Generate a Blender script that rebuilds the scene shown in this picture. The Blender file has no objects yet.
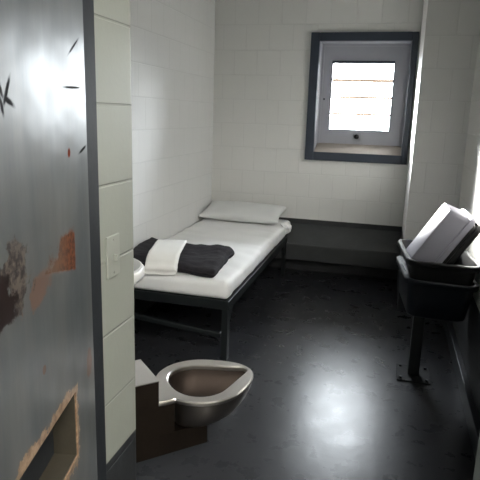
import bpy, bmesh, math, random
from mathutils import Vector, Matrix, noise
random.seed(4)
S = bpy.context.scene
C = S.collection
PI = math.pi
V = Vector

# ------------------------------------------------------------------ measures
LAMP, SKY, SUN = 54.0, 62.0, 48.0
XL, XR = -1.54, 0.470          # left and right walls of the cell
YB, YF, YO = 4.75, 1.48, 1.28  # back wall, front wall inner and outer face
ZC = 2.70
XJ = -0.725                    # hinge side of the doorway
XP, YP = 0.144, 3.93           # block chase in the far right corner

# ------------------------------------------------------------------ node helpers
def new_mat(name):
    m = bpy.data.materials.new(name); m.use_nodes = True
    nt = m.node_tree
    return m, nt, nt.nodes['Principled BSDF']

def setv(sock, v):
    sock.default_value = v

class NB:
    """small expression builder for shader nodes"""
    def __init__(s, nt): s.nt = nt
    def link(s, a, b): s.nt.links.new(a, b)
    def put(s, sock, v):
        if isinstance(v, bpy.types.NodeSocket): s.link(v, sock)
        else: sock.default_value = v
    def math(s, op, a, b=0.0, c=0.0, clamp=False):
        n = s.nt.nodes.new('ShaderNodeMath'); n.operation = op; n.use_clamp = clamp
        s.put(n.inputs[0], a); s.put(n.inputs[1], b); s.put(n.inputs[2], c)
        return n.outputs[0]
    def coords(s):
        n = s.nt.nodes.new('ShaderNodeTexCoord'); return n.outputs['Object']
    def sep(s, v):
        n = s.nt.nodes.new('ShaderNodeSeparateXYZ'); s.link(v, n.inputs[0]); return n.outputs
    def comb(s, x, y, z=0.0):
        n = s.nt.nodes.new('ShaderNodeCombineXYZ')
        for i, q in enumerate((x, y, z)): s.put(n.inputs[i], q)
        return n.outputs[0]
    def noise(s, vec, scale, detail=4, rough=.6):
        n = s.nt.nodes.new('ShaderNodeTexNoise')
        s.link(vec, n.inputs['Vector']); n.inputs['Scale'].default_value = scale
        n.inputs['Detail'].default_value = detail; n.inputs['Roughness'].default_value = rough
        return n.outputs['Fac']
    def mapr(s, v, a, b, c=0.0, d=1.0):
        n = s.nt.nodes.new('ShaderNodeMapRange'); n.clamp = True
        s.put(n.inputs[0], v)
        for i, q in enumerate((a, b, c, d)): n.inputs[i+1].default_value = q
        return n.outputs[0]
    def mix(s, f, a, b):
        n = s.nt.nodes.new('ShaderNodeMix'); n.data_type = 'RGBA'
        s.put(n.inputs['Factor'], f)
        s.put(n.inputs[6], a if isinstance(a, bpy.types.NodeSocket) else (*a, 1))
        s.put(n.inputs[7], b if isinstance(b, bpy.types.NodeSocket) else (*b, 1))
        return n.outputs[2]
    def bump(s, h, strength, dist, normal=None):
        n = s.nt.nodes.new('ShaderNodeBump')
        n.inputs['Strength'].default_value = strength; n.inputs['Distance'].default_value = dist
        s.link(h, n.inputs['Height'])
        if normal: s.link(normal, n.inputs['Normal'])
        return n.outputs[0]

def simple(name, col, rough=.5, metal=0.0, spec=.5, var=.08, nscale=12., bump=0.0, bscale=60.):
    m, nt, p = new_mat(name); b = NB(nt); co = b.coords()
    f = b.noise(co, nscale)
    lo = tuple(c*(1-var) for c in col); hi = tuple(min(1, c*(1+var)) for c in col)
    b.link(b.mix(f, lo, hi), p.inputs['Base Color'])
    p.inputs['Roughness'].default_value = rough; p.inputs['Metallic'].default_value = metal
    p.inputs['Specular IOR Level'].default_value = spec
    if bump:
        b.link(b.bump(b.noise(co, bscale), bump, .004), p.inputs['Normal'])
    return m

def block_paint(name, axis, z0, u0, white, dark, band, rough=.55, bw=.200, bh=.203):
    """painted concrete block wall, courses 0.203 m high, with a dark painted dado"""
    m, nt, p = new_mat(name); b = NB(nt); co = b.coords(); x, y, z = b.sep(co)
    u = x if axis == 'x' else y
    vec = b.comb(b.math('SUBTRACT', u, u0), b.math('SUBTRACT', z, z0))
    br = nt.nodes.new('ShaderNodeTexBrick'); b.link(vec, br.inputs['Vector'])
    br.inputs['Scale'].default_value = 1; br.inputs['Brick Width'].default_value = bw
    br.inputs['Row Height'].default_value = bh; br.inputs['Mortar Size'].default_value = .0045
    br.inputs['Mortar Smooth'].default_value = .6; br.offset = .5
    br.inputs['Color1'].default_value = (1, 1, 1, 1); br.inputs['Color2'].default_value = (.9, .9, .9, 1)
    br.inputs['Mortar'].default_value = (0, 0, 0, 1)
    f = b.noise(co, 3.0); g = b.noise(co, 45.0)
    w = b.mix(f, tuple(c*.94 for c in white), white)
    w = b.mix(b.math('MULTIPLY', b.mapr(br.outputs['Fac'], 0, 1), .17), w, tuple(c*.62 for c in white))
    scuff = b.mapr(b.noise(co, 7.0, 6, .7), .52, .75)
    dk = b.mix(scuff, dark, tuple(min(1, c*1.7) for c in dark))
    sel = b.mapr(z, band-.002, band+.002)
    b.link(b.mix(sel, dk, w), p.inputs['Base Color'])
    p.inputs['Roughness'].default_value = rough
    n1 = b.bump(b.math('SUBTRACT', 1.0, br.outputs['Fac']), (.55 if bw > .3 else .32), .006)
    b.link(b.bump(g, .25, .002, n1), p.inputs['Normal'])
    return m

WHITE = (.78, .775, .755)
DARK = (.028, .030, .033)
M = {}
M['back'] = block_paint('painted_block_back', 'x', .046, -.66, WHITE, DARK, .462)
M['left'] = block_paint('painted_block_left', 'y', .010, 3.24, (.79, .79, .78), DARK, .40, .8)
M['right'] = block_paint('painted_block_right', 'y', .046, 3.0, (.76, .75, .71), DARK, .47)
M['chase'] = block_paint('painted_block_chase', 'x', .046, .137, WHITE, DARK, .47)
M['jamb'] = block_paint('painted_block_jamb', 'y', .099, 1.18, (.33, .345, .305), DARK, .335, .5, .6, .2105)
M['corridor'] = simple('corridor_paint', (.55, .55, .50), .6)
M['ceiling'] = simple('ceiling_paint', (.70, .70, .67), .7)
M['bedsteel'] = simple('dark_green_steel', (.010, .0125, .0135), .38, 0, .5, .2, 20, .1, 90)
M['ledge'] = simple('dark_ledge_paint', (.045, .048, .050), .45, 0, .5, .35, 9, .1, 40)
M['sheet'] = simple('white_sheet', (.86, .86, .86), .85, 0, .2, .03, 6, .25, 35)
M['pillow'] = simple('pillow_cotton', (.74, .75, .75), .85, 0, .2, .04, 8, .25, 30)
M['blanket'] = simple('charcoal_blanket', (.030, .028, .032), .95, 0, .15, .35, 40, .6, 160)
M['towel'] = simple('white_folded_linen', (.88, .87, .84), .9, 0, .2, .03, 10, .3, 90)
M['steel'] = simple('stainless_steel', (.74, .70, .66), .32, 1.0, .5, .06, 14, .04, 60)
M['bowlsteel'] = simple('dark_reflection_steel', (.065, .050, .040), .46, 1.0, .5, .25, 9, .05, 40)  # cabinet steel, base colour darkened to stand in for dark reflections
M['inside'] = simple('dull_brown_steel', (.050, .037, .030), .55, .8, .4, .25, 9)  # inside of the bowl, darker and browner than the rim steel
M['bowl'] = simple('dull_stainless_steel', (.33, .30, .27), .33, 1.0, .5, .1, 14, .04, 60)
M['plate'] = simple('worn_dark_steel', (.020, .021, .023), .75, 0, .2, .3, 30)
M['sink'] = simple('pale_basin', (.82, .82, .81), .3, 0, .5, .03)
M['blue_tub'] = simple('navy_plastic', (.007, .010, .016), .36, 0, .5, .15, 8, .05, 60)
M['black_tub'] = simple('black_plastic', (.005, .005, .006), .36, 0, .5, .15, 8, .05, 60)
M['grey_tub'] = simple('lilac_grey_plastic', (.43, .42, .50), .42, 0, .5, .05, 5, .05, 60)
M['navy'] = simple('navy_window_paint', (.030, .040, .060), .45, 0, .5, .12, 9)
M['sash'] = simple('grey_window_paint', (.33, .335, .37), .5, 0, .5, .06, 7)
M['sill'] = simple('worn_sill', (.32, .285, .25), .45, 0, .5, .2, 9)
M['bar'] = simple('rusty_bar', (.075, .045, .025), .6, 0, .4, .2)
M['lock'] = simple('black_lock', (.02, .02, .022), .3, .6)
M['frame'] = simple('door_frame_steel', (.022, .025, .030), .5, .0, .3, .25, 14, .1, 60)
M['switch'] = simple('painted_switch', (.35, .365, .325), .4, 0, .5, .02)
M['dark'] = simple('dark_gap', (.012, .011, .010), .8)

def floor_mat():
    m, nt, p = new_mat('worn_grey_floor_paint'); b = NB(nt); co = b.coords()
    f = b.noise(co, 2.2, 5); g = b.noise(co, 38, 5, .65); h = b.noise(co, 9, 4)
    base = b.mix(f, (.019, .020, .023), (.032, .033, .038))
    speck = b.mapr(b.noise(co, 70, 2, .5), .72, .76)
    base = b.mix(b.math('MULTIPLY', speck, .35), base, (.16, .16, .16))
    b.link(base, p.inputs['Base Color'])
    b.link(b.math('ADD', b.mapr(h, .3, .7, .26, .31), 0.0), p.inputs['Roughness'])
    p.inputs['Specular IOR Level'].default_value = .20
    n1 = b.bump(g, .09, .005)
    n2 = b.bump(b.noise(co, 8, 2), .07, .010, n1)
    b.link(n2, p.inputs['Normal'])
    return m
M['floor'] = floor_mat()

def glass_mat():
    m = bpy.data.materials.new('window_glass'); m.use_nodes = True; nt = m.node_tree
    nt.nodes.remove(nt.nodes['Principled BSDF']); b = NB(nt)
    tr = nt.nodes.new('ShaderNodeBsdfTransparent'); gl = nt.nodes.new('ShaderNodeBsdfGlossy')
    gl.inputs['Roughness'].default_value = .03; tr.inputs['Color'].default_value = (.96, .97, .97, 1)
    fr = nt.nodes.new('ShaderNodeFresnel'); fr.inputs['IOR'].default_value = 1.45
    mx = nt.nodes.new('ShaderNodeMixShader')
    b.link(fr.outputs[0], mx.inputs[0]); b.link(tr.outputs[0], mx.inputs[1]); b.link(gl.outputs[0], mx.inputs[2])
    b.link(mx.outputs[0], nt.nodes['Material Output'].inputs['Surface'])
    return m
M['glass'] = glass_mat()

# food slot in door-local coordinates (along the door, height)
SU0, SU1, SZ0, SZ1 = .185, .56, .545, .710
def door_mat():
    m, nt, p = new_mat('chipped_grey_door_paint'); b = NB(nt); co = b.coords(); x, y, z = b.sep(co)
    nA = b.noise(co, 16, 6, .7); nB = b.noise(co, 45, 5, .7); nC = b.noise(co, 5, 4)
    streak = b.noise(b.comb(b.math('MULTIPLY', x, 14.), 0., b.math('MULTIPLY', z, 1.6)), 1.0, 5, .6)
    col = b.mix(b.mapr(streak, .35, .7), (.072, .080, .086), (.118, .124, .124))
    col = b.mix(b.math('MULTIPLY', b.mapr(nC, .45, .7), .35), col, (.15, .135, .115))
    def ell(cu, cz, ru, rz, rot, amp, hard, nz=None):
        c, s_ = math.cos(rot), math.sin(rot)
        dx = b.math('SUBTRACT', x, cu); dz = b.math('SUBTRACT', z, cz)
        a = b.math('DIVIDE', b.math('ADD', b.math('MULTIPLY', dx, c), b.math('MULTIPLY', dz, s_)), ru)
        d = b.math('DIVIDE', b.math('SUBTRACT', b.math('MULTIPLY', dz, c), b.math('MULTIPLY', dx, s_)), rz)
        r = b.math('SQRT', b.math('ADD', b.math('MULTIPLY', a, a), b.math('MULTIPLY', d, d)))
        r = b.math('ADD', r, b.math('MULTIPLY', b.math('SUBTRACT', nz or nA, .5), amp))
        return b.mapr(r, 1+hard, 1-hard)
    def over(col, mask, c, k=1.0):
        return b.mix(b.math('MULTIPLY', mask, k) if k != 1 else mask, col, c)
    # rust showing through by the edge, cut straight on two sides, with a pale run-off to the left
    def ramp(v, a, c): return b.mapr(v, a, c)
    def both(*m):
        o = m[0]
        for q in m[1:]: o = b.math('MULTIPLY', o, q)
        return o
    jx = b.math('ADD', x, b.math('MULTIPLY', b.math('SUBTRACT', nB, .5), .010))
    jz = b.math('ADD', z, b.math('MULTIPLY', b.math('SUBTRACT', nB, .5), .012))
    sharp = both(ramp(jx, .148, .152), ramp(b.math('SUBTRACT', jz, b.math('MULTIPLY', x, .223)), .959, .964))
    dens = b.math('ADD', ramp(x, .40, .145), b.math('MULTIPLY', ramp(z, 1.10, 1.03), .75))
    rust = both(sharp, ramp(b.math('ADD', dens, b.math('MULTIPLY', b.math('SUBTRACT', nA, .5), 2.6)), .78, 1.00), ramp(z, 1.100, 1.085))
    nD = b.noise(co, 70, 4, .7)
    rcol = b.mix(ramp(nD, .42, .58), (.075, .033, .022), (.215, .078, .038))
    rcol = b.mix(ramp(x, .19, .30), rcol, (.150, .095, .068))
    col = over(col, rust, rcol, .88)
    col = over(col, ell(.365, 1.012, .060, .026, -.3, 4.4, .14), (.150, .085, .060), .8)
    dcol = b.mix(ramp(nB, .44, .56), (.020, .013, .012), (.110, .085, .070))
    col = over(col, ell(.455, 1.072, .050, .052, 0, 4.0, .10), dcol, .85)
    col = over(col, ell(.530, 1.035, .055, .042, 0, 3.0, .06), (.016, .009, .008))
    col = over(col, ell(.074, .738, .020, .044, .1, 2.6, .08), (.125, .060, .038), .85)
    col = over(col, ell(.362, .852, .009, .009, 0, 1.2, .1), (.10, .05, .035))
    dull = rust
    def over2(col, mask, c):
        nonlocal dull
        dull = b.math('MAXIMUM', dull, mask); return b.mix(mask, col, c)
    # gouges and scratches
    col = over2(col, ell(.112, 1.478, .042, .0035, -.5, .5, .3, nB), (.03, .03, .033))
    col = over2(col, ell(.128, 1.393, .062, .0030, -.03, .5, .3, nB), (.03, .028, .03))
    col = over2(col, ell(.166, 1.257, .009, .011, .3, .6, .2, nB), (.16, .035, .02))
    col = over2(col, ell(.070, 1.258, .030, .0040, -.25, .6, .3, nB), (.02, .02, .02))
    for cu, cz, ru, rot in ((.478, 1.378, .022, 1.1), (.455, 1.372, .030, -1.0), (.450, 1.358, .022, .35), (.475, 1.350, .018, 1.3)):
        col = over2(col, ell(cu, cz, ru, .0055, rot, .8, .3, nB), (.035, .036, .04))
    # bare primer broken away round the food slot
    qx = b.math('SUBTRACT', b.math('ABSOLUTE', b.math('SUBTRACT', x, (SU0+SU1)/2)), (SU1-SU0)/2)
    qz = b.math('SUBTRACT', b.math('ABSOLUTE', b.math('SUBTRACT', z, (SZ0+SZ1)/2)), (SZ1-SZ0)/2)
    dist = b.math('MAXIMUM', qx, qz)
    dist = b.math('ADD', dist, b.math('MULTIPLY', b.math('SUBTRACT', nA, .5), .125))
    col = over(col, b.mapr(dist, .0225, .0195), b.mix(ramp(nB, .4, .6), (.20, .125, .080), (.37, .255, .165)))
    edge = b.math('ADD', b.math('SUBTRACT', 0.022, x), b.math('MULTIPLY', b.math('SUBTRACT', nB, .62), .16))
    col = over(col, b.mapr(edge, .0, .004), (.10, .07, .055), .7)
    b.link(col, p.inputs['Base Color'])
    p.inputs['Metallic'].default_value = 0.0
    b.link(b.mapr(nC, .3, .7, .31, .39), p.inputs['Roughness'])
    b.link(b.math('MULTIPLY', b.math('SUBTRACT', 1.0, dull), .22), p.inputs['Specular IOR Level'])
    n1 = b.bump(b.noise(co, 4.5, 2), .22, .022)
    b.link(b.bump(nB, .06, .002, n1), p.inputs['Normal'])
    return m
M['door'] = door_mat()
M['slotrim'] = simple('slot_inner_steel', (.045, .039, .028), .6, 0, .4, .3, 20)

# ------------------------------------------------------------------ mesh helpers
def obj(name, bm, mat, parent=None, smooth=False, loc=None, rz=0):
    me = bpy.data.meshes.new(name)
    bmesh.ops.recalc_face_normals(bm, faces=bm.faces)
    bm.to_mesh(me); bm.free()
    if mat: me.materials.append(mat)
    if smooth:
        for p in me.polygons: p.use_smooth = True
    o = bpy.data.objects.new(name, me); C.objects.link(o)
    if loc is not None: o.location = loc
    o.rotation_euler.z = rz
    if parent: o.parent = parent
    return o

def smooth_by_angle(o, deg=40):
    me = o.data
    for p in me.polygons: p.use_smooth = True
    bm = bmesh.new(); bm.from_mesh(me)
    for e in bm.edges:
        e.smooth = not (len(e.link_faces) == 2 and e.calc_face_angle(0) > math.radians(deg))
    bm.to_mesh(me); bm.free()
    return o

def thing(name, label, cat, loc=(0, 0, 0), rz=0, group=None):
    o = bpy.data.objects.new(name, None); C.objects.link(o)
    o.location = loc; o.rotation_euler = (0, 0, rz); o.empty_display_size = .1
    tag(o, label, cat, group); return o

def tag(o, label, cat, group=None):
    o['label'] = label; o['category'] = cat
    if group: o['group'] = group
    return o

def struct(name, bm, mat, **k):
    o = obj(name, bm, mat, **k); o['kind'] = 'structure'; return o

def box(bm, x0, y0, z0, x1, y1, z1, bev=0.0, mtx=None):
    vs = [bm.verts.new((x, y, z)) for z in (z0, z1) for y in (y0, y1) for x in (x0, x1)]
    F = [(0, 2, 3, 1), (4, 5, 7, 6), (0, 1, 5, 4), (1, 3, 7, 5), (3, 2, 6, 7), (2, 0, 4, 6)]
    fs = [bm.faces.new([vs[i] for i in f]) for f in F]
    if mtx: bmesh.ops.transform(bm, matrix=mtx, verts=vs)
    if bev:
        es = list({e for f in fs for e in f.edges})
        bmesh.ops.bevel(bm, geom=es, offset=bev, segments=2, affect='EDGES', profile=.5)
    return bm

def B(*a, **k):
    return box(bmesh.new(), *a, **k)

def prism(bm, pts, z0, z1):
    lo = [bm.verts.new((x, y, z0)) for x, y in pts]; hi = [bm.verts.new((x, y, z1)) for x, y in pts]
    n = len(pts)
    bm.faces.new(lo[::-1]); bm.faces.new(hi)
    for i in range(n): bm.faces.new((lo[i], lo[(i+1) % n], hi[(i+1) % n], hi[i]))
    return bm

def loft(bm, loops, cap0=True, cap1=True):
    rows = [[bm.verts.new(p) for p in L] for L in loops]
    n = len(rows[0])
    for a, c in zip(rows, rows[1:]):
        for i in range(n): bm.faces.new((a[i], a[(i+1) % n], c[(i+1) % n], c[i]))
    if cap0: bm.faces.new(rows[0][::-1])
    if cap1: bm.faces.new(rows[-1])
    return bm

def cyl(bm, p, q, r, n=16):
    p, q = V(p), V(q); d = (q-p).normalized()
    a = d.orthogonal().normalized(); c = d.cross(a)
    ring = lambda o: [o + a*r*math.cos(2*PI*i/n) + c*r*math.sin(2*PI*i/n) for i in range(n)]
    return loft(bm, [ring(p), ring(q)])

def rrect(w, d, r, z, n=6, cx=0, cy=0):
    pts = []
    for sx, sy, a0 in ((1, 1, 0), (-1, 1, PI/2), (-1, -1, PI), (1, -1, 3*PI/2)):
        for k in range(n+1):
            a = a0 + PI/2*k/n
            pts.append(V((cx+sx*(w/2-r)+r*math.cos(a), cy+sy*(d/2-r)+r*math.sin(a), z)))
    return pts

def rbox(sx, sy, sz, r, nx=24, ny=24, nz=6, fn=None):
    """closed box with rounded edges, centred; fn moves each vertex"""
    bm = bmesh.new(); cache = {}
    def line(L, n):
        h = L/2; k = 4
        e = [-h + r*(1-math.cos(PI/2*i/k)) for i in range(k)]
        mid = [-h+r + (L-2*r)*i/n for i in range(n+1)]
        return e + mid + [-q for q in e[::-1]]
    X, Y, Z = line(sx, nx), line(sy, ny), line(sz, nz)
    ix, iy, iz = sx/2-r, sy/2-r, sz/2-r
    def vert(p):
        key = tuple(round(c, 6) for c in p)
        if key not in cache:
            q = V((max(-ix, min(ix, p[0])), max(-iy, min(iy, p[1])), max(-iz, min(iz, p[2]))))
            d = V(p)-q
            v = q + d.normalized()*r if d.length > 1e-9 else V(p)
            if fn: v = fn(v)
            cache[key] = bm.verts.new(v)
        return cache[key]
    def grid(U, W, f):
        for i in range(len(U)-1):
            for j in range(len(W)-1):
                vs = [vert(f(U[i], W[j])), vert(f(U[i+1], W[j])), vert(f(U[i+1], W[j+1])), vert(f(U[i], W[j+1]))]
                if len(set(vs)) == 4: bm.faces.new(vs)
    for s in (-1, 1):
        grid(X, Y, lambda a, b_: (a, b_, s*sz/2))
        grid(X, Z, lambda a, b_: (a, s*sy/2, b_))
        grid(Y, Z, lambda a, b_: (s*sx/2, a, b_))
    return bm

def sheetify(bm, th):
    pass

# ------------------------------------------------------------------ setting
struct('floor', B(XL-.1, YO, -.10, XR+.1, YB+.15, 0), M['floor'])
struct('floor_corridor', B(-3, -6.0, -.10, 3, YO, 0), M['floor'])
struct('ceiling', B(XL-.1, YO, ZC, XR+.1, YB+.15, ZC+.1), M['ceiling'])
struct('ceiling_corridor', B(-3, -6.0, 3.1, 3, YO, 3.2), M['ceiling'])
struct('wall_left', B(XL-.12, YF, 0, XL, YB+.25, ZC), M['left'])
struct('wall_right', B(XR, YF, 0, XR+.12, YP, ZC), M['right'])
struct('wall_chase', B(XP, YP, 0, XR+.12, YB+.25, ZC), M['chase'])

# back wall with the window opening
WX0, WX1, WZ0, WZ1 = -.637, .088, 1.050, 1.944
bm = bmesh.new()
box(bm, XL, YB, 0, WX0, YB+.25, ZC); box(bm, WX1, YB, 0, XP, YB+.25, ZC)
box(bm, WX0, YB, 0, WX1, YB+.25, WZ0); box(bm, WX0, YB, WZ1, WX1, YB+.25, ZC)
struct('wall_back', bm, M['back'])

# front wall with the doorway the picture looks through
bm = bmesh.new()
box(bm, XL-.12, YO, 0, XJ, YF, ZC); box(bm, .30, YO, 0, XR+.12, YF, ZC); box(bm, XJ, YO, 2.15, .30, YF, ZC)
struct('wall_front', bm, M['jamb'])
bm = bmesh.new()
box(bm, -3, YO, 0, XL-.12, YO+.1, 3.1); box(bm, XR+.12, YO, 0, 3, YO+.1, 3.1); box(bm, XL-.12, YO, ZC, XR+.12, YO+.1, 3.1)
struct('wall_corridor_front', bm, M['corridor'])
struct('wall_corridor_rear', B(-3, -6.1, 0, 3, -6.0, 3.1), M['corridor'])
struct('wall_corridor_left', B(-3.1, -6.0, 0, -3, YO, 3.1), M['corridor'])
struct('wall_corridor_right', B(3, -6.0, 0, 3.1, YO, 3.1), M['corridor'])

# steel door frame round the opening, standing proud of the wall into the corridor
bm = bmesh.new()
box(bm, XJ-.06, 1.222, 0, XJ+.004, YO-.001, 2.20, .003); box(bm, .296, 1.222, 0, .36, YO-.001, 2.20, .003)
box(bm, XJ+.004, 1.222, 2.14, .296, YO-.001, 2.20, .003)
struct('trim_1', bm, M['frame'])

struct('baseboard_right', B(XR-.030, YF+.001, 0, XR-.0005, YP-.001, .10, .004), M['frame'])

# dark ledge under the window
X0 = -.80
bm = bmesh.new()
prof = [(YB-.001, .418), (4.520, .300), (4.502, .290), (4.500, .280), (4.500, .155), (4.508, .148), (YB-.001, .148)]
loft(bm, [[V((x, y, z)) for y, z in prof] for x in (XL+.003, XP-.002)])
tag(obj('wall_ledge', bm, M['ledge']), 'dark painted ledge running along the back wall below the window', 'ledge')

# ------------------------------------------------------------------ window
w = bpy.data.objects.new('window_1', None); C.objects.link(w); w['kind'] = 'structure'
w.location = (-.28, YB, 1.05)
def wb(bm): bmesh.ops.translate(bm, vec=(.28, -YB, -1.05), verts=bm.verts); return bm
bm = bmesh.new()
fx0, fx1, fz0, fz1 = -.707, .134, .982, 2.008
box(bm, fx0, YB-.028, fz0, WX0+.002, YB-.0005, fz1, .004); box(bm, WX1-.002, YB-.028, fz0, fx1, YB-.0005, fz1, .004)
box(bm, WX0+.002, YB-.028, fz0, WX1-.002, YB-.0005, WZ0+.002, .004); box(bm, WX0+.002, YB-.028, WZ1-.002, WX1-.002, YB-.0005, fz1, .004)
obj('window_frame', wb(bm), M['navy'], w)
SY = 4.90
bm = bmesh.new()    # lining of the opening
box(bm, WX0, YB, WZ0, WX0+.006, SY, WZ1); box(bm, WX1-.006, YB, WZ0, WX1, SY, WZ1)
box(bm, WX0+.006, YB, WZ1-.006, WX1-.006, SY, WZ1)
obj('window_reveal', wb(bm), M['sash'], w)
bm = bmesh.new()    # steep sill
loft(bm, [[V((x, YB-.02, WZ0+.004)), V((x, SY-.002, 1.120)), V((x, SY-.002, WZ0+.001)), V((x, YB-.02, WZ0+.001))] for x in (WX0+.007, WX1-.007)])
obj('window_sill', wb(bm), M['sill'], w)
gx0, gx1, gz0, gz1 = -.535, -.036, 1.242, 1.785
bm = bmesh.new()
a0, a1, c0, c1 = WX0+.003, WX1-.003, 1.085, WZ1-.003
box(bm, a0, SY, c0, gx0, SY+.04, c1); box(bm, gx1, SY, c0, a1, SY+.04, c1)
box(bm, gx0, SY, c0, gx1, SY+.04, gz0); box(bm, gx0, SY, gz1, gx1, SY+.04, c1)
# raised moulding step near the outer edge of the sash
for (p0, q0, p1, q1) in ((a0, c0, a0+.022, c1), (a1-.022, c0, a1, c1), (a0+.022, c1-.022, a1-.022, c1)):
    box(bm, p0, SY-.012, q0, p1, SY, q1)
sash = obj('sash', wb(bm), M['sash'], w)
bm = bmesh.new()  # bead round the pane; its wide dark top strip stands in for shade
for (p0, q0, p1, q1) in ((gx0-.006, gz0-.006, gx0, gz1+.02), (gx1, gz0-.006, gx1+.006, gz1+.02), (gx0, gz0-.006, gx1, gz0), (gx0, gz1, gx1, gz1+.020)):
    box(bm, p0, SY-.006, q0, p1, SY+.001, q1)
obj('bead_and_top_shade', wb(bm), M['navy'], sash)
obj('pane', wb(B(gx0, SY+.016, gz0, gx1, SY+.022, gz1)), M['glass'], w)
for z, br_ in ((1.652, .015), (1.512, .0115), (1.372, .0105)):
    bm = cyl(bmesh.new(), (gx0-.03, SY+.075, z), (gx1+.03, SY+.075, z), br_, 12)
    obj('bar', wb(bm), M['bar'], w, True)
bm = bmesh.new(); box(bm, -.335, SY-.004, 1.150, -.255, SY+.001, 1.212, .002)
lk = obj('lock_plate', wb(bm), M['sash'], w)
bm = cyl(bmesh.new(), (-.295, SY-.022, 1.184), (-.295, SY-.003, 1.184), .020, 20)
obj('lock_knob', wb(bm), M['lock'], lk, True)
bm = cyl(bmesh.new(), (-.628+.035, SY-.003, 1.49), (-.628+.035, SY+.001, 1.49), .008, 12)
obj('screw', wb(bm), M['lock'], w)

# ------------------------------------------------------------------ cell door (open, hinged on the left)
DX, DY = -.7007, 1.210
d = bpy.data.objects.new('door_1', None); C.objects.link(d); d['kind'] = 'structure'
d.location = (DX, DY, 0); d.rotation_euler.z = math.atan2(-.970, .241)
DW, DT, DZ0, DZ1 = .98, .05, .012, 2.12
bm = bmesh.new()
xs = [.034, SU0, SU1, DW]; zs = [DZ0, SZ0, SZ1, DZ1]
G = [[[bm.verts.new((x, y, z)) for z in zs] for x in xs] for y in (0, -DT)]
for i in range(3):
    for j in range(3):
        if (i, j) == (1, 1): continue
        for k in (0, 1):
            bm.faces.new((G[k][i][j], G[k][i+1][j], G[k][i+1][j+1], G[k][i][j+1]))
for i in range(3):
    for j in (0, 3): bm.faces.new((G[0][i][j], G[0][i+1][j], G[1][i+1][j], G[1][i][j]))
for j in range(3):
    for i in (0, 3): bm.faces.new((G[0][i][j], G[0][i][j+1], G[1][i][j+1], G[1][i][j]))
for (i0, j0), (i1, j1) in (((1, 1), (2, 1)), ((2, 1), (2, 2)), ((2, 2), (1, 2)), ((1, 2), (1, 1))):
    bm.faces.new((G[0][i0][j0], G[0][i1][j1], G[1][i1][j1], G[1][i0][j0]))
obj('door_leaf', bm, M['door'], d)
bm = bmesh.new()    # folded steel lining of the slot and its closed flap
t = .004
box(bm, SU0+.0005, -DT-.006, SZ0+.0005, SU0+t, -.003, SZ1-.0005); box(bm, SU1-t, -DT-.006, SZ0+.0005, SU1-.0005, -.003, SZ1-.0005)
box(bm, SU0+t, -DT-.006, SZ0+.0005, SU1-t, -.003, SZ0+t); box(bm, SU0+t, -DT-.006, SZ1-t, SU1-t, -.003, SZ1-.0005)
sl = obj('slot_lining', bm, M['slotrim'], d)
obj('slot_flap', B(SU0-.02, -DT-.012, SZ0-.02, SU1+.02, -DT-.006, SZ1+.02, .001), M['frame'], d)

# light switch on the painted jamb
ls = thing('light_switch', 'small light switch painted over on the block jamb beside the door', 'light switch', (XJ, 1.346, .952))
bm = B(.0003, -.036, -.060, .006, .036, .060, .003)
for s in (-1, 1): cyl(bm, (.005, 0, s*.047), (.0075, 0, s*.047), .003, 10)
obj('plate', bm, M['switch'], ls)
bm = bmesh.new(); box(bm, .006, -.005, -.012, .020, .005, .006, .0015); obj('toggle', bm, M['switch'], ls)

# ------------------------------------------------------------------ bed
BX0, BX1, BY0, BY1 = -1.532, -.777, 2.735, 4.490
bed = thing('steel_bunk', 'low dark steel bed frame standing against the left wall', 'bed', ((BX0+BX1)/2, (BY0+BY1)/2, 0))
def bb(bm): bmesh.ops.translate(bm, vec=-bed.location, verts=bm.verts); return bm
RZ0, RZ1 = .300, .352
bm = bmesh.new()
box(bm, BX0, BY0, RZ0, BX1, BY0+.006, RZ1, .002); box(bm, BX0, BY1-.006, RZ0, BX1, BY1, RZ1, .002)
box(bm, BX0, BY0+.006, RZ0, BX0+.006, BY1-.006, RZ1, .002); box(bm, BX1-.006, BY0+.006, RZ0, BX1, BY1-.006, RZ1, .002)
obj('side_rail', bb(bm), M['bedsteel'], bed)
obj('deck', bb(B(BX0+.006, BY0+.006, RZ1-.008, BX1-.006, BY1-.006, RZ1-.002)), M['bedsteel'], bed)
for lx, sx in ((BX0+.008, 1), (BX1-.008, -1)):
    for ly, sy in ((BY0+.008, 1), (BY1-.008, -1)):
        bm = bmesh.new()       # angle iron
        x0, x1 = sorted((lx, lx+sx*.034)); y0, y1 = sorted((ly, ly+sy*.006))
        box(bm, x0, y0, 0, x1, y1, RZ1-.010)
        x0, x1 = sorted((lx, lx+sx*.006)); y0, y1 = sorted((ly+sy*.006, ly+sy*.045))
        box(bm, x0, y0, 0, x1, y1, RZ1-.010)
        leg = obj('leg', bb(bm), M['bedsteel'], bed)
        bm = bmesh.new()       # gusset under the rail
        yg = ly+sy*.046
        g = [V((lx+sx*.0005, yg, RZ0-.002)), V((lx+sx*.0005, yg+sy*.075, RZ0-.002)), V((lx+sx*.0005, yg, RZ0-.09))]
        loft(bm, [g, [q+V((sx*.005, 0, 0)) for q in g]])
        obj('gusset', bb(bm), M['bedsteel'], leg)
bm = bmesh.new()
ang = math.atan2(.045, .5)
box(bm, -.335, -.014, -.016, .315, .014, .016, .006, None)
bmesh.ops.transform(bm, matrix=Matrix.Translation((-1.155, BY0+.075, .148)) @ Matrix.Rotation(.09, 4, 'Y'), verts=bm.verts)
obj('stretcher', bb(bm), M['bedsteel'], bed)

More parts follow.
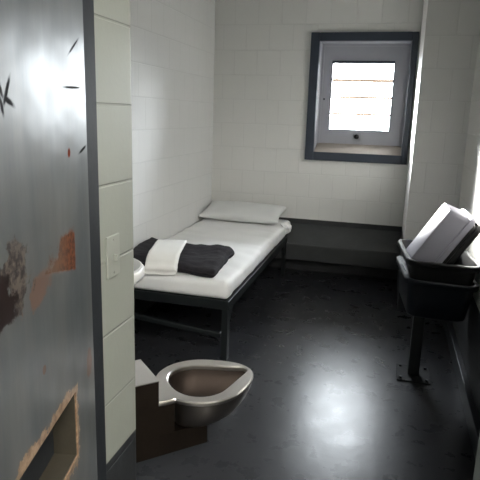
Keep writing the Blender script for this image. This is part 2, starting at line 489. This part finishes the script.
MX0, MX1, MY0, MY1, MZ0, MZ1 = -1.530, -.783, 2.742, 4.690, .352, .456
ms = V((MX1-MX0, MY1-MY0, MZ1-MZ0))
def matt(v):
    n1 = noise.noise(V((v.x*3+2, v.y*2.2, 5))); n2 = noise.noise(V((v.x*2.5, v.y*11+v.x*5, 1.5)))
    top = max(0, v.z/(ms.z/2))
    side = max(0, (abs(v.x)/(ms.x/2)-.86)/.14)
    z = v.z + top*(.009*n1 + .009*n2) - top*.006*side
    dx = .006*noise.noise(V((v.y*14, v.z*9, 3)))*side*(1 if v.x > 0 else 0)
    if v.x > 0: z -= .012*side*max(0, noise.noise(V((v.y*6, 0, 8))))*(1 if v.z < 0 else 0)
    return V((v.x+dx-(.004*side if v.x > 0 else 0), v.y, max(z, -ms.z/2)))
bm = rbox(ms.x, ms.y, ms.z, .030, 30, 90, 5, matt)
mt = tag(obj('mattress', bm, M['sheet'], None, True, V((MX0, MY0, MZ0))+ms/2), 'thin mattress under a white sheet on the dark steel bed frame', 'mattress')
# bunched corner of the sheet
bm = rbox(.075, .13, .060, .028, 10, 12, 4, lambda v: v*(1+.5*noise.noise(v*38)) + V((0, 0, -.02*(v.x/.04))))
obj('sheet_corner', bm, M['sheet'], mt, True, V((MX1-.008, 4.47, .430))-mt.location)

# pillow
pw, pd, ph = .700, .36, .105
def pil(v):
    u, q = v.x/(pw/2), v.y/(pd/2)
    k = (max(0, 1-abs(u)**3.2)*max(0, 1-abs(q)**2.6))**.5
    z = v.z*(.10+.95*k)
    e = 1-.05*(1-abs(u)**2)*abs(q) ; e2 = 1-.06*(1-abs(q)**2)*abs(u)
    return V((v.x*e2, v.y*e, z + .006*noise.noise(V((v.x*7, v.y*9, 2)))*k))
bm = rbox(pw, pd, ph, .02, 34, 22, 4, pil)
bmesh.ops.rotate(bm, matrix=Matrix.Rotation(.20, 3, 'X') , verts=bm.verts)
tag(obj('pillow', bm, M['pillow'], None, True, (-1.185, 4.540, .523), -.02), 'flat pale pillow at the head of the bed by the back wall', 'pillow')

# folded dark blanket
FR, FL, BL, BR = V((-.868, 2.755)), V((-1.49, 2.880)), V((-1.505, 3.34)), V((-.915, 3.31))
bt = .050
def blk(v):
    u, q = v.x+.5, v.y+.5
    p = (FL*(1-u)+FR*u)*(1-q) + (BL*(1-u)+BR*u)*q
    n1 = noise.noise(V((p.x*6, p.y*6, 4))); n2 = noise.noise(V((p.x*19, p.y*19, 9)))
    top = max(0, v.z/(bt/2))
    wob = V((.014*noise.noise(V((p.y*9, v.z*20, 1))), .014*noise.noise(V((p.x*8, v.z*20, 6)))))
    p = p + wob*(1 if max(abs(v.x), abs(v.y)) > .4 else 0)
    lift = .012*max(0, 1-u*2.2)
    return V((p.x, p.y, v.z + bt/2 + .4585 + top*(.012*n1+.006*n2+lift+.010*q*max(0, u-.6)/.4)))
bm = bmesh.new()
def unit_rbox():
    b2 = rbox(.62, .56, bt, .026, 40, 36, 3)
    for v in b2.verts: v.co = blk(V((v.co.x/.62, v.co.y/.56, v.co.z)))
    return b2
bm.free()
bm = unit_rbox()
bc = V((-1.2, 3.12, .4585)); bmesh.ops.translate(bm, vec=-bc, verts=bm.verts)
tag(obj('folded_blanket', bm, M['blanket'], None, True, bc), 'folded charcoal blanket lying across the foot of the bed', 'blanket')

# folded white linen over the blanket, front end dropping onto the mattress
prof = []
def arc(cy, cz, r, a0, a1, n=7):
    for k in range(n+1):
        a = math.radians(a0+(a1-a0)*k/n); prof.append((cy+r*math.cos(a), cz+r*math.sin(a)))
path_top = [(.50, .052), (.42, .056), (.34, .060), (.26, .062), (.17, .062), (.10, .055), (.055, .030)]
arc(.030, -.008, .021, 60, 180); arc(.030, -.026, .012, 150, 200, 3); arc(.030, -.040, .018, 160, 270)
prof = [(.030+(p[0]-.030), p[1]) for p in prof]
under = [(.055, -.050), (.068, -.032), (.078, .0), (.095, .024), (.17, .030), (.26, .030), (.34, .032), (.42, .030), (.50, .030)]
prof2 = path_top + prof[1:] + under
cy = sum(p[0] for p in prof2)/len(prof2); cz = .03
loops = []
nW = 22; WW = .182
for i in range(nW+1):
    u = i/nW
    x = (u-.5)*WW
    e = min(u, 1-u)*WW
    sc = 1 if e > .014 else math.sqrt(max(0, 1-((.014-e)/.014)**2))
    L = []
    for y, z in prof2:
        mid = .05 if y > .15 else (.02 if y > .08 else -.015)
        zz = mid + (z-mid)*(.35+.65*sc)
        L.append(V((x+.004*noise.noise(V((y*9, z*30, 2))), y, max(zz, -.037) + .004*noise.noise(V((x*14, y*12, 7))))))
    loops.append(L)
bm = loft(bmesh.new(), loops)
tag(obj('folded_sheet', bm, M['towel'], None, True, (-1.178, 2.725, .497), math.radians(14)), 'folded white linen laid over the charcoal blanket on the bed', 'linen')
for p in bpy.data.objects['folded_sheet'].data.polygons: p.use_smooth = True

# ------------------------------------------------------------------ corner toilet
TX, TY = -.625, 1.825
to = thing('prison_toilet', 'stainless steel wall-hung toilet angled out of the front corner', 'toilet', (TX, TY, .15), PI/4)
def catmull(pts, n=8):
    out = []
    for i in range(len(pts)-1):
        p0 = V(pts[max(i-1, 0)]); p1 = V(pts[i]); p2 = V(pts[i+1]); p3 = V(pts[min(i+2, len(pts)-1)])
        for k in range(n):
            t_ = k/n
            out.append(.5*((2*p1)+(p2-p0)*t_+(2*p0-5*p1+4*p2-p3)*t_*t_+(3*p1-p0-3*p2+p3)*t_**3))
    out.append(V(pts[-1])); return out
def polar(half, N=144):
    """radius at each angle of a symmetric outline given as its upper half"""
    full = [V((p[0], p[1])) for p in half] + [V((p[0], -p[1])) for p in half[::-1]]
    R = []
    for k in range(N):
        a = 2*PI*(k+.5)/N; dr = V((math.cos(a), math.sin(a))); best = .1
        for i in range(len(full)):
            p, q = full[i], full[(i+1) % len(full)]
            e = q-p; den = dr.x*e.y-dr.y*e.x
            if abs(den) < 1e-12: continue
            r_ = (p.x*e.y-p.y*e.x)/den; s_ = (p.x*dr.y-p.y*dr.x)/den
            if r_ > 0 and -1e-6 <= s_ <= 1+1e-6: best = r_
        R.append(best)
    return R
bowl_half = [(-.142, .092)] + catmull([(-.140, .100), (-.105, .138), (-.055, .166), (0, .175), (.060, .166), (.115, .138), (.165, .100), (.200, .062), (.216, .030), (.222, 0)])
rim_half = [(-.203, 0), (-.203, .092)] + bowl_half
hole_half = catmull([(-.116, 0), (-.108, .050), (-.080, .098), (-.030, .124), (.025, .120), (.075, .094), (.125, .062), (.175, .031), (.198, .016), (.205, 0)])
body_half = [(-.140, 0), (-.140, .085)] + bowl_half[4:]
Rr, Rh, Rb = polar(rim_half), polar(hole_half), polar(body_half)
N = 144
def ring(R, sc, z, cx=0, inset=0):
    return [V((cx+(R[k]*sc-inset)*math.cos(2*PI*(k+.5)/N), (R[k]*sc-inset)*math.sin(2*PI*(k+.5)/N), z-.15)) for k in range(N)]
bm = bmesh.new()
loft(bm, [ring(Rr, 1, .342, 0, .004), ring(Rr, 1, .345), ring(Rr, 1, .356), ring(Rr, 1, .360, 0, .005),
          ring(Rh, 1, .360, 0, -.006), ring(Rh, 1, .356, 0, -.001), ring(Rh, 1, .342, 0, 0)], False, False)
rim = smooth_by_angle(obj('rim', bm, M['steel'], to), 35)
bm = bmesh.new()
loft(bm, [ring(Rb, .985, .342), ring(Rb, .97, .325), ring(Rb, .92, .295, -.004), ring(Rb, .82, .262, -.012), ring(Rb, .66, .235, -.025), ring(Rb, .45, .217, -.04), ring(Rb, .2, .211, -.045)], False, True)
obj('bowl', bm, M['bowl'], to, True)
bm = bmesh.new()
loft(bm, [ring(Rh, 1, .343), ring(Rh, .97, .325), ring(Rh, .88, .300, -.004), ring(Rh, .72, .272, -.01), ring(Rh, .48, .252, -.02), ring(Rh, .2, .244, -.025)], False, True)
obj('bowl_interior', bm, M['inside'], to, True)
def wall_s(tq, y=YF+.004):   # where the wall behind meets the unit, in the unit's own axes
    return ((y-TY)/math.sin(PI/4) + tq)
tq = .093
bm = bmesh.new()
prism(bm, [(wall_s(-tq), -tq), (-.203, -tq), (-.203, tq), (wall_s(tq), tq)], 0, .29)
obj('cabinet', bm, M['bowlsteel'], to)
bm = prism(bmesh.new(), [(wall_s(-tq-.002), -tq-.002), (-.201, -tq-.002), (-.201, tq+.002), (wall_s(tq+.002), tq+.002)], .2902, .2935)
obj('deck_plate', bm, M['steel'], to)
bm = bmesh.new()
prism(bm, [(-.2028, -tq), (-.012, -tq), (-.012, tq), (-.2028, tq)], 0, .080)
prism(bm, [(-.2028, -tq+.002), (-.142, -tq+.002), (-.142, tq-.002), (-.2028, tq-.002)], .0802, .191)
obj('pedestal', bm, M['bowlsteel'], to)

# washbasin on the back of the front wall, mostly behind the jamb
bs = thing('washbasin', 'pale rounded washbasin peeking out from behind the block jamb', 'washbasin', (-.985, YF+.004, .792))
def dshape(r, back, z, n=40):
    pts = []
    for k in range(n+1):
        a = PI*k/n*1.0
        pts.append(V((r*math.cos(a), back + .172 + (r*math.sin(a))*1.0, z)))
    pts += [V((-r, back, z)), V((r, back, z))]
    return pts
bm = bmesh.new()
loft(bm, [dshape(.05, .05, -.10), dshape(.10, .03, -.085), dshape(.150, .012, -.050), dshape(.176, .002, -.022), dshape(.190, 0, -.016), dshape(.194, 0, -.010),
          dshape(.194, 0, .012), dshape(.188, 0, .020), dshape(.172, .02, .020), dshape(.164, .025, .010), dshape(.13, .04, -.045), dshape(.05, .06, -.085)])
smooth_by_angle(obj('basin', bm, M['sink'], bs), 50)
bm = cyl(bmesh.new(), (0, .045, .018), (0, .045, .10), .012); cyl(bm, (0, .045, .095), (0, .13, .085), .010)
obj('spout', bm, M['steel'], bs, True)

# ------------------------------------------------------------------ post with stacked tubs
st = thing('pedestal_stand', 'dark steel post bolted to the floor under the stacked tubs', 'stand', (.219, 2.905, 0))
obj('base_plate', B(-.086, -.096, 0, .086, .100, .008, .002), M['plate'], st)
for sx in (-1, 1):
    for sy in (-1, 1):
        obj('bolt', cyl(bmesh.new(), (sx*.066, sy*.074, .008), (sx*.066, sy*.074, .018), .008, 6), M['bedsteel'], st)
obj('post', box(bmesh.new(), -.029, -.029, .008, .029, .029, .362, .006), M['bedsteel'], st)
obj('top_plate', B(-.050, -.075, .362, .150, .165, .374, .003), M['bedsteel'], st)

def tub(name, mat, W, D, Hh, th=.004, tap=.028, r=.05, fl=.016, parent=None, edge=1.0):
    """open moulded tub, base centred at its origin, mouth up, rolled rim flange"""
    L = lambda o, z: rrect(W-2*tap*(1-z/Hh)-2*o, D-2*tap*(1-z/Hh)-2*o, r-o if r-o > .01 else .01, z)
    F = lambda o, z: rrect(W+2*o, D+2*o, r+o, z)
    bm = bmesh.new()
    loops = [rrect(W-2*tap-.03*edge, D-2*tap-.03*edge, r-.012*edge, 0), rrect(W-2*tap-.010*edge, D-2*tap-.010*edge, r-.004*edge, .004*edge), L(0, .014*edge), L(0, Hh*.5), L(0, Hh-.028)]
    loops += [F(fl*.8, Hh-.028), F(fl, Hh-.022), F(fl, Hh-.004), F(fl-.004, Hh), F(-.004, Hh), L(th+.002, Hh-.006), L(th, Hh*.5), L(th, .018), rrect(W-2*tap-.035, D-2*tap-.035, r-.014, .006)]
    loft(bm, loops)
    o = smooth_by_angle(obj(name, bm, mat, parent), 38)
    return o

BR_ = math.radians(5.5)
bx, by = .267, 2.950
W0, D0 = .322, .475
lower = tag(tub('storage_tub', M['blue_tub'], W0, D0, .200, tap=.020), 'navy plastic tub at the bottom of the stack, resting on the post', 'tub', 'tubs on the post')
lower.location = (bx, by, .384); lower.rotation_euler = (0, math.radians(2.5), BR_)
upper = tag(tub('storage_tub', M['black_tub'], W0, D0, .200, tap=.020), 'black plastic tub stacked in the navy tub and holding the tilted grey tub', 'tub', 'tubs on the post')
upper.location = (bx-.001, by-.002, .384+.096); upper.rotation_euler = (0, math.radians(2.5), BR_)

def oriented(o, e1, e2, e3, loc):
    """local x = e1 (length), local z = e2 (towards the mouth), local y = e3"""
    e1 = V(e1).normalized(); e2 = V(e2); e2 = (e2-e1*e2.dot(e1)).normalized(); y = e2.cross(e1)
    m = Matrix((e1, y, e2)).transposed().to_4x4(); m.translation = V(loc)
    o.matrix_world = m
g = tag(tub('storage_tub', M['grey_tub'], .38, .26, .125, tap=.02, r=.026, fl=.008, edge=.3), 'pale lilac-grey tub tipped on its side inside the black tub', 'tub', 'tubs on the post')
E1, E2, GL = V((.53, 0, .85)), V((.84, .06, -.54)), V((.203, 2.880, .790))
oriented(g, E1, E2, None, GL)
k = tag(tub('storage_tub', M['black_tub'], .38, .26, .125, tap=.02, r=.026, fl=.008, edge=.3), 'black tub wedged under the tipped grey tub by the right wall', 'tub', 'tubs on the post')
oriented(k, E1, E2, None, GL + E2.normalized()*.045 - E1.normalized()*.01)

# ------------------------------------------------------------------ corridor light (behind the camera)
m, nt, p = new_mat('lit_diffuser'); p.inputs['Emission Color'].default_value = (1, .97, .90, 1); p.inputs['Emission Strength'].default_value = LAMP
for lx, ly, lb in ((1.0, -.2, 'nearest the cell door'), (1.0, -2.3, 'in the middle of the row'), (1.0, -4.4, 'farthest from the cell door')):
    cl = thing('ceiling_light', 'fluorescent ceiling light in the corridor, ' + lb, 'ceiling light', (lx, ly, 3.1), 0, 'corridor lights')
    obj('housing', B(-.20, -.75, -.06, .20, .75, -.0005, .004), M['ceiling'], cl)
    obj('diffuser', B(-.18, -.72, -.075, .18, .72, -.0602), m, cl)

# ------------------------------------------------------------------ daylight
wd = bpy.data.worlds.new('sky'); S.world = wd; wd.use_nodes = True
nt = wd.node_tree; bg = nt.nodes['Background']; b = NB(nt)
tc = nt.nodes.new('ShaderNodeTexCoord'); x, y, z = b.sep(tc.outputs['Generated'])
b.link(b.mix(b.mapr(z, -.08, .06), (.10, .10, .095), (.90, .95, 1.0)), bg.inputs['Color'])
bg.inputs['Strength'].default_value = SKY
la = bpy.data.lights.new('window_portal', 'AREA'); la.shape = 'RECTANGLE'; la.size = gx1-gx0; la.size_y = gz1-gz0
la.cycles.is_portal = True
lo = bpy.data.objects.new('window_portal', la); C.objects.link(lo)
lo.location = ((gx0+gx1)/2, SY+.10, (gz0+gz1)/2); lo.rotation_euler = (-PI/2, 0, 0)

sn = bpy.data.lights.new('hazy_sun', 'SUN'); sn.energy = SUN; sn.angle = math.radians(11); sn.color = (1, .97, .92)
so = bpy.data.objects.new('hazy_sun', sn); C.objects.link(so); so.location = (-2, 9, 4)
so.rotation_euler = V((.75, -1.70, -.47)).to_track_quat('-Z', 'Y').to_euler()

# ------------------------------------------------------------------ camera
R = ((0.96432039, -0.08717885, 0.24997209), (0.26302852, 0.20837325, -0.9420173), (0.03003649, 0.97415627, 0.22386909))
cd = bpy.data.cameras.new('camera'); cam = bpy.data.objects.new('camera', cd); C.objects.link(cam)
m4 = Matrix(R).to_4x4(); m4.translation = V((0, 0, 1.35)); cam.matrix_world = m4
cd.sensor_width = 36; cd.lens = 551.54*36/480; cd.clip_start = .02
S.camera = cam
vs = S.view_settings; vs.view_transform = 'Standard'; vs.look = 'None'; vs.exposure = 0.30; vs.gamma = 1; vs.use_curve_mapping = False
